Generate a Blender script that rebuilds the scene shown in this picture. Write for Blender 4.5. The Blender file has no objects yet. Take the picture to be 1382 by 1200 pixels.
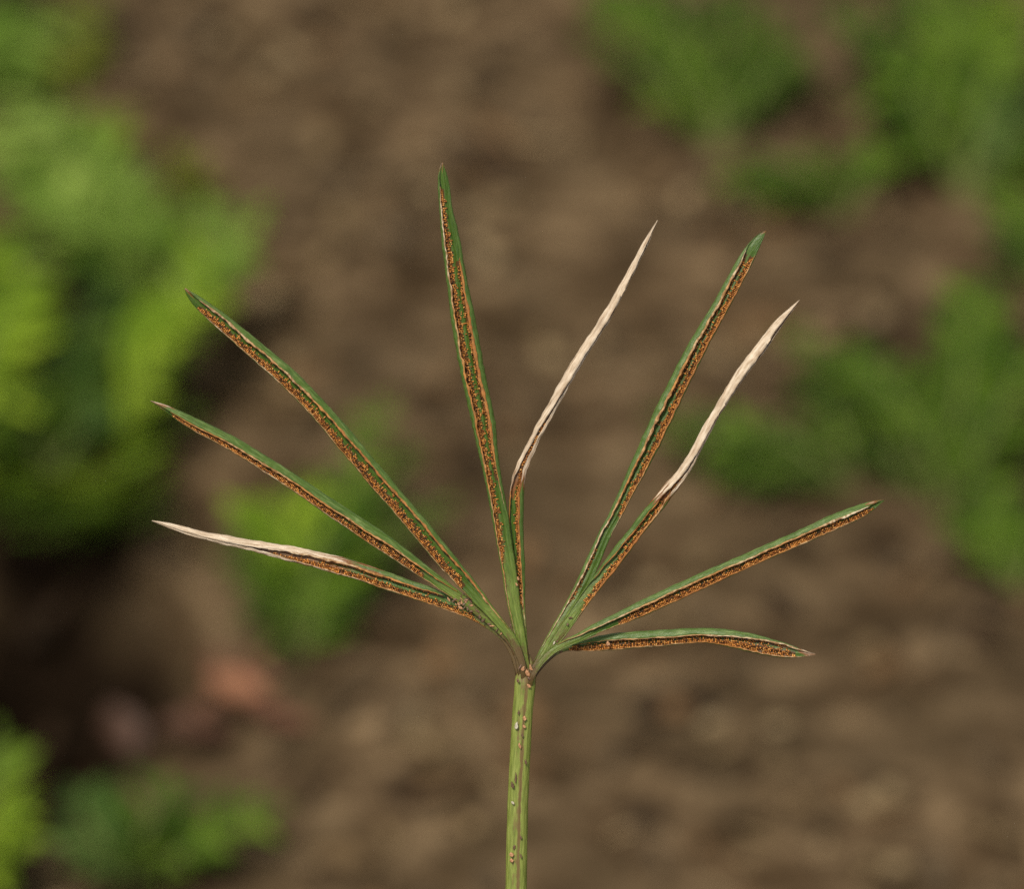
import bpy, math, random
import numpy as np
from mathutils import Vector, noise as mnoise

random.seed(7)
RNG = np.random.default_rng(7)
sc = bpy.context.scene
COL = sc.collection

# ------------------------------------------------------------------ camera
PITCH = math.radians(40)
D_FOCUS, D_GROUND, FRAME_W = 0.50, 0.90, 0.0967      # metres
K = FRAME_W / 1382.0                                  # metres per photo pixel in the frond's plane
F = Vector((0, math.cos(PITCH), -math.sin(PITCH)))
R = Vector((1, 0, 0))
U = Vector((0, math.sin(PITCH), math.cos(PITCH)))
CAM = -F * D_GROUND
cam = bpy.data.cameras.new('camera')
cam.sensor_fit = 'HORIZONTAL'
cam.sensor_width = 36
cam.lens = 36 * D_FOCUS / FRAME_W
cam.clip_start, cam.clip_end = 0.01, 2000
cam.dof.use_dof = True
cam.dof.focus_distance = D_FOCUS
cam.dof.aperture_fstop = 20.5
camo = bpy.data.objects.new('camera', cam)
COL.objects.link(camo)
camo.location = CAM
camo.rotation_euler = (math.pi / 2 - PITCH, 0, 0)
sc.camera = camo

# ------------------------------------------------------------------ sky and sun (soft overcast)
SUN_EL, SUN_AZ = math.radians(58), math.radians(205)
w = bpy.data.worlds.new('World')
sc.world = w
w.use_nodes = True
nt = w.node_tree
nt.nodes.clear()
sky = nt.nodes.new('ShaderNodeTexSky')
sky.sky_type = 'NISHITA'
sky.sun_disc = False
sky.sun_elevation = SUN_EL
sky.sun_rotation = math.radians(155)
hs = nt.nodes.new('ShaderNodeHueSaturation')
hs.inputs['Saturation'].default_value = 0.12
bg = nt.nodes.new('ShaderNodeBackground')
bg.inputs['Strength'].default_value = 0.085
wo = nt.nodes.new('ShaderNodeOutputWorld')
nt.links.new(sky.outputs[0], hs.inputs['Color'])
nt.links.new(hs.outputs[0], bg.inputs[0])
nt.links.new(bg.outputs[0], wo.inputs[0])

sun = bpy.data.lights.new('sun', 'SUN')
sun.energy = 2.3
sun.angle = math.radians(12)
sun.color = (1.0, 0.93, 0.80)
suno = bpy.data.objects.new('sun', sun)
COL.objects.link(suno)
sdir = Vector((-0.30, -0.28, 1.0)).normalized()       # from the scene towards the sun
suno.rotation_euler = sdir.to_track_quat('Z', 'Y').to_euler()
sky.sun_elevation = math.asin(sdir.z)
sky.sun_rotation = math.atan2(sdir.x, sdir.y)

sc.view_settings.view_transform = 'Standard'
sc.view_settings.look = 'None'
sc.view_settings.exposure = 0.52
sc.view_settings.gamma = 1.0
sc.view_settings.use_curve_mapping = False
sc.cycles.use_denoising = False
sc.cycles.max_bounces = 8

# ------------------------------------------------------------------ helpers
def ray(px, py):
    return F + R * ((px - 691) * K / D_FOCUS) + U * ((600 - py) * K / D_FOCUS)

def frond_pt(px, py, depth):                           # depth in metres towards the camera
    return CAM + ray(px, py) * (D_FOCUS - depth)

def at_height(px, py, z):                              # where the sight line through a photo pixel is at height z
    r = ray(px, py)
    return CAM + r * ((z - CAM.z) / r.z)

def at_ground(px, py):                                 # where the sight line meets the uneven soil
    z = 0.0
    for _ in range(6):
        p = at_height(px, py, z)
        z = ground_z(p.x, p.y)
    return p

def tag(o, label=None, cat=None, group=None, kind=None):
    if label: o['label'] = label
    if cat: o['category'] = cat
    if group: o['group'] = group
    if kind: o['kind'] = kind
    return o

def empty(name, loc):
    o = bpy.data.objects.new(name, None)
    o.empty_display_size = 0.01
    o.location = loc
    COL.objects.link(o)
    return o

def mesh_obj(name, me, mat=None, parent=None):
    if mat and not me.materials: me.materials.append(mat)
    o = bpy.data.objects.new(name, me)
    COL.objects.link(o)
    o.parent = parent
    return o

def make_mesh(name, verts, faces, smooth=True):
    me = bpy.data.meshes.new(name)
    verts = np.asarray(verts, dtype=np.float32)
    me.vertices.add(len(verts))
    me.vertices.foreach_set('co', verts.ravel())
    lens = np.array([len(f) for f in faces], dtype=np.int32)
    flat = np.concatenate([np.asarray(f, dtype=np.int32) for f in faces]) if not isinstance(faces, np.ndarray) else faces.ravel().astype(np.int32)
    me.loops.add(len(flat))
    me.loops.foreach_set('vertex_index', flat)
    me.polygons.add(len(lens))
    me.polygons.foreach_set('loop_start', np.concatenate([[0], np.cumsum(lens)[:-1]]).astype(np.int32))
    me.polygons.foreach_set('loop_total', lens)
    me.polygons.foreach_set('use_smooth', np.full(len(lens), smooth))
    me.update(calc_edges=True)
    me.validate()
    return me

def add_attr(me, name, vals):
    a = me.attributes.new(name, 'FLOAT', 'POINT')
    a.data.foreach_set('value', np.asarray(vals, dtype=np.float32))

def add_col(me, name, cols):
    a = me.attributes.new(name, 'FLOAT_COLOR', 'POINT')
    cols = np.asarray(cols, dtype=np.float32)
    a.data.foreach_set('color', np.hstack([cols, np.ones((len(cols), 1), np.float32)]).ravel())

# ------------------------------------------------------------------ materials
class N:
    def __init__(self, name, rough=0.6, spec=0.3):
        self.m = bpy.data.materials.new(name)
        self.m.use_nodes = True
        self.t = self.m.node_tree
        self.b = self.t.nodes['Principled BSDF']
        self.b.inputs['Roughness'].default_value = rough
        self.b.inputs['Specular IOR Level'].default_value = spec
    def add(self, typ, **kw):
        n = self.t.nodes.new(typ)
        for k, v in kw.items(): setattr(n, k, v)
        return n
    def link(self, a, b): self.t.links.new(a, b)
    def coord(self, kind='Object', scale=(1, 1, 1)):
        if kind == 'fib':
            c = self.add('ShaderNodeAttribute', attribute_name='fib').outputs['Vector']
        else:
            c = self.add('ShaderNodeTexCoord').outputs[kind]
        mp = self.add('ShaderNodeMapping')
        mp.inputs['Scale'].default_value = scale
        self.link(c, mp.inputs['Vector'])
        return mp.outputs[0]
    def noise(self, vec, scale, detail=3, rough=0.55):
        n = self.add('ShaderNodeTexNoise')
        n.inputs['Scale'].default_value = scale
        n.inputs['Detail'].default_value = detail
        n.inputs['Roughness'].default_value = rough
        self.link(vec, n.inputs['Vector'])
        return n.outputs['Fac']
    def ramp(self, fac, stops):
        r = self.add('ShaderNodeValToRGB')
        e = r.color_ramp.elements
        while len(e) < len(stops): e.new(0.5)
        for el, (p, c) in zip(e, stops):
            el.position = p
            el.color = (*c, 1) if len(c) == 3 else c
        self.link(fac, r.inputs[0])
        return r.outputs[0]
    def mix(self, fac, a, b, mode='MIX'):
        m = self.add('ShaderNodeMix', data_type='RGBA', blend_type=mode)
        if isinstance(fac, (int, float)): m.inputs[0].default_value = fac
        else: self.link(fac, m.inputs[0])
        for s, v in ((m.inputs[6], a), (m.inputs[7], b)):
            if isinstance(v, tuple): s.default_value = (*v, 1)
            else: self.link(v, s)
        return m.outputs[2]
    def math(self, op, a, b=0.0, clamp=False):
        m = self.add('ShaderNodeMath', operation=op, use_clamp=clamp)
        for s, v in zip(m.inputs, (a, b)):
            if isinstance(v, (int, float)): s.default_value = v
            else: self.link(v, s)
        return m.outputs[0]
    def attr(self, name): return self.add('ShaderNodeAttribute', attribute_name=name).outputs['Fac']
    def attrc(self, name): return self.add('ShaderNodeAttribute', attribute_name=name).outputs['Color']
    def base(self, c):
        if isinstance(c, tuple): self.b.inputs['Base Color'].default_value = (*c, 1)
        else: self.link(c, self.b.inputs['Base Color'])
    def bump(self, h, dist, strength=0.5):
        b = self.add('ShaderNodeBump')
        b.inputs['Distance'].default_value = dist
        b.inputs['Strength'].default_value = strength
        self.link(h, b.inputs['Height'])
        self.link(b.outputs[0], self.b.inputs['Normal'])

def lamina_material():
    # 'fib' = (mm along the leaf, mm across, 0); 'outer' = 1 on the leaf's waxy upper side; 'dry' = 0 fresh .. 1 withered
    n = N('leaf_lamina', 0.38, 0.42)
    fine = n.noise(n.coord('fib', (0.55, 5.0, 1)), 1.0, 4, 0.6)
    blot = n.noise(n.coord('fib', (0.35, 0.8, 1)), 1.0, 3)
    speck = n.noise(n.coord('fib', (4.0, 6.0, 1)), 1.0, 2)
    outer = n.ramp(fine, [(0.28, (0.030, 0.072, 0.008)), (0.5, (0.076, 0.132, 0.020)), (0.70, (0.20, 0.27, 0.085))])
    outer = n.mix(n.ramp(blot, [(0.42, (0, 0, 0)), (0.70, (0.75, 0.75, 0.75))]), outer, (0.066, 0.125, 0.014))
    inner = n.ramp(fine, [(0.3, (0.034, 0.078, 0.006)), (0.7, (0.080, 0.145, 0.016))])
    rust = n.math('ADD', n.attr('rust'), n.math('MULTIPLY', n.math('SUBTRACT', speck, 0.5), 1.2))
    inner = n.mix(n.ramp(rust, [(0.35, (0, 0, 0)), (0.7, (0.9, 0.9, 0.9))]), inner, (0.085, 0.030, 0.008))
    green = n.mix(n.attr('outer'), inner, outer)
    stem = n.ramp(fine, [(0.3, (0.070, 0.108, 0.012)), (0.55, (0.140, 0.195, 0.028)), (0.78, (0.25, 0.29, 0.07))])
    stem = n.mix(n.ramp(n.math('ADD', n.math('MULTIPLY', speck, 0.35), n.math('ADD', n.math('MULTIPLY', blot, 0.9), n.attr('scurf'))), [(0.68, (0, 0, 0)), (0.88, (0.9, 0.9, 0.9))]), stem, (0.110, 0.058, 0.024))
    green = n.mix(n.attr('stem'), green, stem)
    green = n.mix(n.ramp(speck, [(0.64, (0, 0, 0)), (0.72, (0.7, 0.7, 0.7))]), green, (0.13, 0.085, 0.03))
    straw = n.ramp(fine, [(0.28, (0.24, 0.14, 0.075)), (0.42, (0.49, 0.36, 0.235)), (0.56, (0.66, 0.53, 0.385)), (0.75, (0.78, 0.68, 0.55))])
    straw = n.mix(n.ramp(blot, [(0.50, (0, 0, 0)), (0.72, (0.6, 0.6, 0.6))]), straw, (0.50, 0.38, 0.27))
    straw = n.mix(n.ramp(n.attr('outer'), [(0.05, (0, 0, 0)), (0.3, (1, 1, 1))]), (0.22, 0.12, 0.06), straw)
    dry = n.math('ADD', n.attr('dry'), n.math('MULTIPLY', n.math('SUBTRACT', fine, 0.5), 0.7))
    c = n.mix(n.ramp(dry, [(0.28, (0, 0, 0)), (0.42, (1, 1, 1))]), green, (0.20, 0.075, 0.018))
    c = n.mix(n.ramp(dry, [(0.52, (0, 0, 0)), (0.68, (1, 1, 1))]), c, straw)
    n.base(c)
    n.bump(fine, 0.00012, 1.0)
    n.b.inputs['Subsurface Weight'].default_value = 0.0
    return n.m

def margin_material():
    n = N('papery_margin', 0.6, 0.25)
    a = n.noise(n.coord('fib', (0.28, 0.2, 1)), 1.0, 3)
    f = n.noise(n.coord('fib', (2.5, 6.0, 1)), 1.0, 3)
    hue = n.math('ADD', n.math('ADD', n.attr('warm'), 0.20), n.math('MULTIPLY', n.math('SUBTRACT', a, 0.5), 1.3))
    c = n.ramp(hue, [(0.10, (0.64, 0.52, 0.35)), (0.40, (0.50, 0.32, 0.165)), (0.62, (0.50, 0.23, 0.065)), (0.9, (0.36, 0.13, 0.03))])
    c = n.mix(n.ramp(f, [(0.42, (0.85, 0.85, 0.85)), (0.58, (0, 0, 0))]), c, (0.22, 0.10, 0.03))
    n.base(c)
    n.bump(f, 0.00005, 0.7)
    return n.m

def spore_material():
    n = N('sporangia', 0.5, 0.4)
    n.base(n.attrc('tint'))
    return n.m

def stipe_material():
    n = N('stipe_skin', 0.48, 0.35)
    fine = n.noise(n.coord('fib', (0.5, 6.0, 1)), 1.0, 4, 0.6)
    blot = n.noise(n.coord('fib', (0.9, 2.2, 1)), 1.0, 4)
    g = n.ramp(fine, [(0.3, (0.11, 0.135, 0.020)), (0.55, (0.21, 0.250, 0.045)), (0.78, (0.33, 0.35, 0.10))])
    scurf = n.math('ADD', n.attr('outer'), n.math('MULTIPLY', n.math('SUBTRACT', blot, 0.5), 1.5))
    g = n.mix(n.ramp(scurf, [(0.35, (0, 0, 0)), (0.65, (0.9, 0.9, 0.9))]), g, (0.165, 0.10, 0.038))
    n.base(g)
    n.bump(fine, 0.0001, 0.9)
    return n.m

def scale_material(name, c1, c2):
    n = N(name, 0.5, 0.4)
    f = n.noise(n.coord('Object'), 2.5, 2)
    n.base(n.ramp(f, [(0.35, c1), (0.65, c2)]))
    return n.m

def leaf_material(name, dark, light, trans):
    n = N(name, 0.55, 0.18)
    info = n.add('ShaderNodeObjectInfo').outputs['Random']
    f = n.noise(n.coord('Object'), 260, 3)
    h = n.math('ADD', n.math('MULTIPLY', info, 0.75), n.math('MULTIPLY', f, 0.25))
    c = n.ramp(h, [(0.12, tuple(0.55 * q for q in dark)), (0.45, dark), (0.85, light)])
    n.base(c)
    tr = n.add('ShaderNodeBsdfTranslucent')
    n.link(n.mix(0.5, c, trans), tr.inputs['Color'])
    mx = n.add('ShaderNodeMixShader')
    mx.inputs[0].default_value = 0.3
    n.link(n.b.outputs[0], mx.inputs[1])
    n.link(tr.outputs[0], mx.inputs[2])
    out = [x for x in n.t.nodes if x.type == 'OUTPUT_MATERIAL'][0]
    n.link(mx.outputs[0], out.inputs['Surface'])
    n.bump(f, 0.0004, 0.5)
    return n.m

def ground_material():
    n = N('bare_earth', 0.95, 0.04)
    v = n.coord('Object')
    big = n.noise(v, 34, 3, 0.6)
    mid = n.noise(n.coord('Object', (0.55, 1.05, 1.0)), 140, 3, 0.6)
    fine = n.noise(v, 420, 4, 0.65)
    c = n.ramp(mid, [(0.36, (0.026, 0.016, 0.008)), (0.46, (0.082, 0.052, 0.027)), (0.55, (0.136, 0.091, 0.050)), (0.66, (0.26, 0.178, 0.098))])
    c = n.mix(n.ramp(big, [(0.42, (0, 0, 0)), (0.62, (0.5, 0.5, 0.5))]), c, (0.080, 0.058, 0.032))
    c = n.mix(n.ramp(fine, [(0.35, (0.6, 0.6, 0.6)), (0.6, (0, 0, 0))]), c, (0.060, 0.038, 0.019))
    shade_mask = n.math('ADD', n.attr('painted_shade'), n.math('MULTIPLY', n.math('SUBTRACT', mid, 0.5), 0.9))
    c = n.mix(n.ramp(shade_mask, [(0.35, (0, 0, 0)), (0.75, (1, 1, 1))]), c, n.ramp(fine, [(0.3, (0.006, 0.004, 0.002)), (0.7, (0.024, 0.014, 0.008))]))  # shade below the plants, painted as near-black soil colour
    n.base(c)
    n.bump(fine, 0.002, 0.6)
    return n.m

def litter_material():
    n = N('soil_crumbs', 0.9, 0.06)
    f = n.noise(n.coord('Object'), 500, 3)
    n.base(n.mix(n.ramp(f, [(0.3, (0.5, 0.5, 0.5)), (0.65, (0, 0, 0))]), n.attrc('tint'), (0.06, 0.04, 0.025)))
    return n.m

M_LAM, M_MAR, M_SPO, M_STI = lamina_material(), margin_material(), spore_material(), stipe_material()
M_SC = [scale_material('tan_scale', (0.26, 0.11, 0.045), (0.56, 0.30, 0.15)),
        scale_material('brown_scale', (0.06, 0.03, 0.016), (0.18, 0.10, 0.055)),
        scale_material('white_scale', (0.30, 0.26, 0.18), (0.58, 0.52, 0.40))]
M_GROUND, M_LIT = ground_material(), litter_material()

# ------------------------------------------------------------------ ground
HOLLOWS = [(at_height(60, 810, 0), 0.026, 0.026), (at_height(160, 820, 0), 0.022, 0.022), (at_height(40, 1010, 0), 0.016, 0.016),
           (at_height(110, 900, 0), 0.020, 0.008)]  # hollows added to deepen the shade under the left plants
def painted_shade_at(x, y):  # strength of the shade painted into the soil colour
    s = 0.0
    for (px, py, rad, a) in SHADE_PATCHES:
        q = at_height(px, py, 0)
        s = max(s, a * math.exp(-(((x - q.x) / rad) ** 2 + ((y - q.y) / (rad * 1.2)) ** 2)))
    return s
SHADE_PATCHES = [(100, 500, 0.018, 1.1), (180, 560, 0.014, 0.8), (60, 640, 0.02, 1.2), (120, 400, 0.014, 0.8), (390, 840, 0.012, 0.6), (1270, 600, 0.02, 0.6), (1150, 620, 0.016, 0.45), (1290, 200, 0.02, 0.6), (1180, 120, 0.018, 0.45), (960, 110, 0.016, 0.45), (240, 1180, 0.014, 0.7), (60, 795, 0.016, 1.25), (150, 800, 0.013, 1.0), (50, 1010, 0.013, 1.2), (200, 1150, 0.02, 0.5), (170, 930, 0.022, 0.42),  # spots under and between plants where shade is painted on
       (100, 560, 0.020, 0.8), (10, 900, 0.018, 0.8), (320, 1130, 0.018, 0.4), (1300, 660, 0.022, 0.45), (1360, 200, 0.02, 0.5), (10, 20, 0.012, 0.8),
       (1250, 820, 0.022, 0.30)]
def ground_z(x, y):
    r = math.hypot(x, y)
    fade = 1.0 / (1.0 + (r / 0.8) ** 2)
    z = 0.0
    z += 0.006 * mnoise.noise(Vector((x * 14, y * 14, 1.3)))
    z += 0.0040 * mnoise.noise(Vector((x * 48, y * 48, 7.1)))
    z += 0.0016 * mnoise.noise(Vector((x * 130, y * 130, 3.7)))
    z *= fade
    for c, rad, dep in HOLLOWS:
        z -= dep * math.exp(-(((x - c.x) / rad) ** 2 + ((y - c.y) / rad) ** 2) * 1.6)
    return z

def build_ground():
    n = 340
    s = np.linspace(-1, 1, n)
    ax = np.sinh(s * 9.2) / math.sinh(9.2) * 400
    lin = s * 0.42
    ax = np.where(np.abs(s) < 2, lin + np.sign(s) * np.abs(np.sinh(s * 9.2) / math.sinh(9.2)) ** 1.6 * 400, ax)
    vs, shade_mask = [], []
    for y in ax:
        for x in ax:
            near = abs(x) < 3 and abs(y) < 3
            vs.append((x, y, ground_z(x, y) if near else 0.0))
            shade_mask.append(painted_shade_at(x, y) if abs(x) < 0.3 and abs(y) < 0.3 else 0.0)
    i = np.arange(n - 1)
    a = (i[:, None] * n + i[None, :]).ravel()
    fc = np.stack([a, a + 1, a + n + 1, a + n], 1)
    me = make_mesh('ground', vs, fc)
    add_attr(me, 'painted_shade', shade_mask)
    tag(mesh_obj('ground', me, M_GROUND), kind='structure')
build_ground()

# unit shapes
def ico(sub):
    import bmesh
    bm = bmesh.new()
    bmesh.ops.create_icosphere(bm, subdivisions=sub, radius=1.0)
    v = np.array([x.co[:] for x in bm.verts], dtype=np.float32)
    f = np.array([[y.index for y in x.verts] for x in bm.faces], dtype=np.int32)
    bm.free()
    return v, f
ICO1, ICO2, ICO3 = ico(1), ico(2), ico(3)

def rot_rand():
    q = RNG.normal(size=4); q /= np.linalg.norm(q)
    a, b, c, d = q
    return np.array([[1-2*(c*c+d*d), 2*(b*c-a*d), 2*(b*d+a*c)], [2*(b*c+a*d), 1-2*(b*b+d*d), 2*(c*d-a*b)], [2*(b*d-a*c), 2*(c*d+a*b), 1-2*(b*b+c*c)]])

def build_litter():
    V, Fc, T = [], [], []
    off = 0
    pal = np.array([(0.15, 0.100, 0.053), (0.22, 0.155, 0.085), (0.05, 0.033, 0.018), (0.34, 0.25, 0.145), (0.17, 0.10, 0.05), (0.03, 0.02, 0.012), (0.11, 0.08, 0.05)]) * np.array([0.95, 0.93, 0.86])
    v0, f0 = ICO2
    for i in range(7000):
        x, y = RNG.uniform(-0.24, 0.24), RNG.uniform(-0.24, 0.30)
        if mnoise.noise(Vector((x * 30, y * 30, 11.0))) < RNG.uniform(-0.6, 0.35): continue
        big = RNG.random() < 0.035
        s = RNG.uniform(0.0025, 0.0042) if big else RNG.uniform(0.0010, 0.0030)
        shade_amt = painted_shade_at(x, y)
        c = pal[RNG.integers(len(pal))] * RNG.uniform(0.75, 1.15)
        if RNG.random() < shade_amt * 2.2: c = np.array((0.022, 0.013, 0.007)) * RNG.uniform(0.4, 1.6)  # crumbs inside painted shade get a near-black tint too
        lump = 1 + 0.22 * np.sin(v0 @ RNG.normal(size=3) * 4 + RNG.uniform(0, 6)) 
        kind = RNG.random()
        sc3 = np.array([1, 0.8, 0.6]) if kind < 0.6 else (np.array([1.7, 0.9, 0.18]) if kind < 0.85 else np.array([2.2, 0.3, 0.25]))
        p = (v0 * lump[:, None] * sc3 * s)
        if kind < 0.6: p = p @ rot_rand().T
        else:
            a, t = RNG.uniform(0, 6.28), RNG.normal() * 0.25
            ca, sa, ct, st = math.cos(a), math.sin(a), math.cos(t), math.sin(t)
            p = p @ (np.array([[ca, -sa, 0], [sa, ca, 0], [0, 0, 1]]) @ np.array([[1, 0, 0], [0, ct, -st], [0, st, ct]])).T
        p = p + np.array([x, y, ground_z(x, y) + s * 0.25])
        V.append(p); Fc.append(f0 + off); T.append(np.tile(c, (len(p), 1))); off += len(p)
    me = make_mesh('soil_crumbs', np.vstack(V), np.vstack(Fc))
    add_col(me, 'tint', np.vstack(T))
    o = mesh_obj('soil_crumbs', me, M_LIT)
    tag(o, 'loose brown soil crumbs, grit and plant bits strewn over the bare earth', 'soil crumbs', kind='stuff')
build_litter()

# ------------------------------------------------------------------ the frond
def catmull(P, step):
    P = np.asarray(P, float)
    Q = np.vstack([2 * P[0] - P[1], P, 2 * P[-1] - P[-2]])
    out = []
    for i in range(1, len(Q) - 2):
        p0, p1, p2, p3 = Q[i-1], Q[i], Q[i+1], Q[i+2]
        # centripetal parametrisation on xy keeps bends clean
        def dt(a, b): return max(np.hypot(*(b - a)[:2]) ** 0.5, 1e-4)
        t0 = 0; t1 = t0 + dt(p0, p1); t2 = t1 + dt(p1, p2); t3 = t2 + dt(p2, p3)
        n = max(2, int(np.hypot(*(p2 - p1)[:2]) / step))
        for t in np.linspace(t1, t2, n, endpoint=False):
            A1 = (t1-t)/(t1-t0)*p0 + (t-t0)/(t1-t0)*p1
            A2 = (t2-t)/(t2-t1)*p1 + (t-t1)/(t2-t1)*p2
            A3 = (t3-t)/(t3-t2)*p2 + (t-t2)/(t3-t2)*p3
            B1 = (t2-t)/(t2-t0)*A1 + (t-t0)/(t2-t0)*A2
            B2 = (t3-t)/(t3-t1)*A2 + (t-t1)/(t3-t1)*A3
            out.append((t2-t)/(t2-t1)*B1 + (t-t1)/(t2-t1)*B2)
    out.append(P[-1])
    return np.array(out)

def keys(t, kv):
    return np.interp(t, [k for k, _ in kv], [v for _, v in kv])

def wob(s, seed, freq):                                # smooth 1-D noise along a leaf
    return np.array([mnoise.noise(Vector((x * freq, seed * 3.17, 0.5))) for x in s])

BASE_STIPE = None
def sweep(rings, closed=True, caps=True):
    n, m = rings.shape[:2]
    V = rings.reshape(-1, 3)
    i, j = np.arange(n - 1), np.arange(m if closed else m - 1)
    a = (i[:, None] * m + j[None, :]).ravel()
    b = (i[:, None] * m + ((j + 1) % m)[None, :]).ravel()
    faces = [list(q) for q in np.stack([a, b, b + m, a + m], 1)]
    c0, c1 = (caps, caps) if isinstance(caps, bool) else caps
    if c0 and closed: faces.append(list(range(m))[::-1])
    if c1 and closed: faces.append(list(range((n - 1) * m, n * m)))
    return V, faces

TOWARD = -F
class Seg:
    """A linear, inrolled leaf segment: centre line and half widths in photo pixels, base to tip."""
    def __init__(s, pts, side, fA, fB, op, dry, depth, seed, wav=1.0):
        s.side, s.seed = side, seed
        root = (0.75 * 708 + 0.25 * pts[0][0], 946, 3.5)           # the stalk runs on down into the stipe
        C = catmull([root] + pts, 2.2)
        d = np.hypot(*np.diff(C[:, :2], axis=0).T)
        s.arc = np.concatenate([[0], np.cumsum(d)])
        off = s.arc[max(2, int(math.hypot(root[0] - pts[0][0], root[1] - pts[0][1]) / 2.2))]
        s.arc = s.arc - off
        s.t = s.arc / s.arc[-1]
        sink = np.clip(-s.arc / off, 0, 1) ** 1.2
        s.xy, s.hw = C[:, :2], np.maximum(C[:, 2], 0.25)
        fray = np.clip(1 - np.abs(s.t - 0.5) * 1.2, 0.2, 1)
        s.hw = s.hw * (1 + 0.05 * wav * wob(s.arc, seed, 0.045) + 0.045 * wav * wob(s.arc, seed + 9, 0.16))
        s.hw = s.hw * (1 - 0.05 * np.clip(keys(s.t, dry), 0, 1))
        s.hw = s.hw * (1 + 0.10 * np.clip(keys(s.t, dry), 0, 1) * wob(s.arc, seed + 21, 0.10))
        s.fA = np.clip(keys(s.t, fA) + 0.045 * wav * wob(s.arc, seed + 1, 0.05) + 0.03 * wav * wob(s.arc, seed + 2, 0.17), 0.02, 0.9)
        s.fB = np.clip(keys(s.t, fB) + 0.025 * wav * wob(s.arc, seed + 3, 0.05) + 0.02 * wav * wob(s.arc, seed + 4, 0.17), 0.02, 0.9)
        s.open, s.dry = keys(s.t, op), keys(s.t, dry)
        s.dep = keys(s.t, depth) * 0.001 - sink * 0.0013
        g = np.gradient(s.xy, axis=0)
        g = g / np.maximum(np.hypot(g[:, 0], g[:, 1]), 1e-6)[:, None]
        tang = [R * gx + U * (-gy) for gx, gy in g]
        s.lat = np.array([(TOWARD.cross(tg) * side)[:] for tg in tang])     # towards edge A
        s.cen = np.array([frond_pt(x, y, dz)[:] for (x, y), dz in zip(s.xy, s.dep)])
        s.tow = np.array(TOWARD[:])
    def pos(s, i, u, v):                               # u: +1 at edge A .. -1 at edge B (in half widths), v: towards the viewer
        return s.cen[i] + s.lat[i] * (u * s.hw[i] * K) + s.tow * (v * s.hw[i] * K)
    def lips(s, i):
        return 1 - 2 * s.fA[i], 0.22 + 0.95 * s.fA[i], -1 + 2 * s.fB[i], 0.22 + 0.95 * s.fB[i]
    def floor(s, i, u):
        uA, vA, uB, vB = s.lips(i)
        um = 0.5 * (uA + uB)
        solid = 0.22 * (1 - u * u) + 0.12 - 0.10 * math.exp(-((u - um) / 0.16) ** 2) * 0
        chan = -0.20 + 0.20 * math.exp(-((u - um) / 0.22) ** 2)
        return solid + (chan - solid) * s.open[i]
    def profile(s, i):
        uA, vA, uB, vB = s.lips(i)
        if uA < uB + 0.03:
            mid = 0.5 * (uA + uB); uA, uB = mid + 0.015, mid - 0.015
        P = []
        th = 0.075
        for k in range(8):                             # flank A from lip down to the edge
            a = math.pi / 2 * (1 - k / 7)
            P.append((1 - (1 - uA) * (1 - math.cos(a)), vA * math.sin(a), 1))
        for k in range(1, 9):                          # back
            a = math.pi * k / 9
            P.append((math.cos(a), -0.72 * math.sin(a), 1))
        for k in range(8):
            a = math.pi / 2 * k / 7
            P.append((-1 + (1 + uB) * (1 - math.cos(a)), vB * math.sin(a), 1))
        o = s.open[i]
        lo = lambda p, q: p + (q - p) * o
        P.append((uB, vB - th, 0))
        ub, ua = lo(uB + 0.01, -0.84), lo(uA - 0.01, 0.84)
        P.append((lo(uB + 0.005, -0.80), lo(vB - th * 1.1, 0.12), 0))
        for k in range(13):
            u = ub + (ua - ub) * k / 12
            P.append((u, min(s.floor(i, u), 9), 0))
        P.append((lo(uA - 0.005, 0.80), lo(vA - th * 1.1, 0.12), 0))
        P.append((uA, vA - th, 0))
        return P
    def lamina(s, name, parent, i0, i1):
        rings, fib, outer, dry, stem, rust, scurf = [], [], [], [], [], [], []
        for i in range(i0, i1 + 1):
            pr = s.profile(i)
            dd = s.dry[i]
            ring = []
            for j, (u, v, o) in enumerate(pr):
                if dd > 0.5 and o:                     # shrivelled skin: lengthwise folds
                    v += 0.30 * dd * mnoise.noise(Vector((s.arc[i] * 0.035, j * 0.9, s.seed)))
                    u += 0.12 * dd * mnoise.noise(Vector((s.arc[i] * 0.05, j * 0.7, s.seed + 5)))
                ring.append(s.pos(i, u, v)); ob = s.bloom if o else 0
                fib.append((s.arc[i] * K * 1000, (j * 0.12 if o else 5 + u * s.hw[i] * K * 1000) + s.seed * 7.3, 0))
                outer.append(ob)
                edge_n = 0.5 * mnoise.noise(Vector((s.arc[i] * 0.03, j * 0.55, s.seed + 2))) + 0.12 * u
                dry.append(dd + (edge_n if 0.02 < dd < 0.98 else 0))
                stem.append((1 - s.open[i]) * (s.t[i] < 0.45))
                scurf.append(s.scurf * min(1, max(0, 1 - s.arc[i] / 160)) + 0.34 * max(0, 1 - max(0, s.arc[i]) / 48))
                rs_ = 0.0
                if not o:
                    uA, vA, uB, vB = s.lips(i)
                    x = (uA - u) / max(0.1, uA - uB)
                    for (t0, t1, edge, reach, dens) in s.bands:
                        if t0 < s.t[i] < t1:
                            xx = x if edge == 'A' else 1 - x
                            rs_ = max(rs_, 0.85 if xx < reach * 0.75 else (0.4 if xx < reach else 0))
                rust.append(rs_)
            rings.append(ring)
        V, fc = sweep(np.array(rings), caps=(i0 == 0, i1 == len(s.t) - 1))
        return s.finish(name, V, fc, parent, M_LAM, fib, outer=outer, dry=dry, stem=stem, rust=rust, scurf=scurf)
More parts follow.
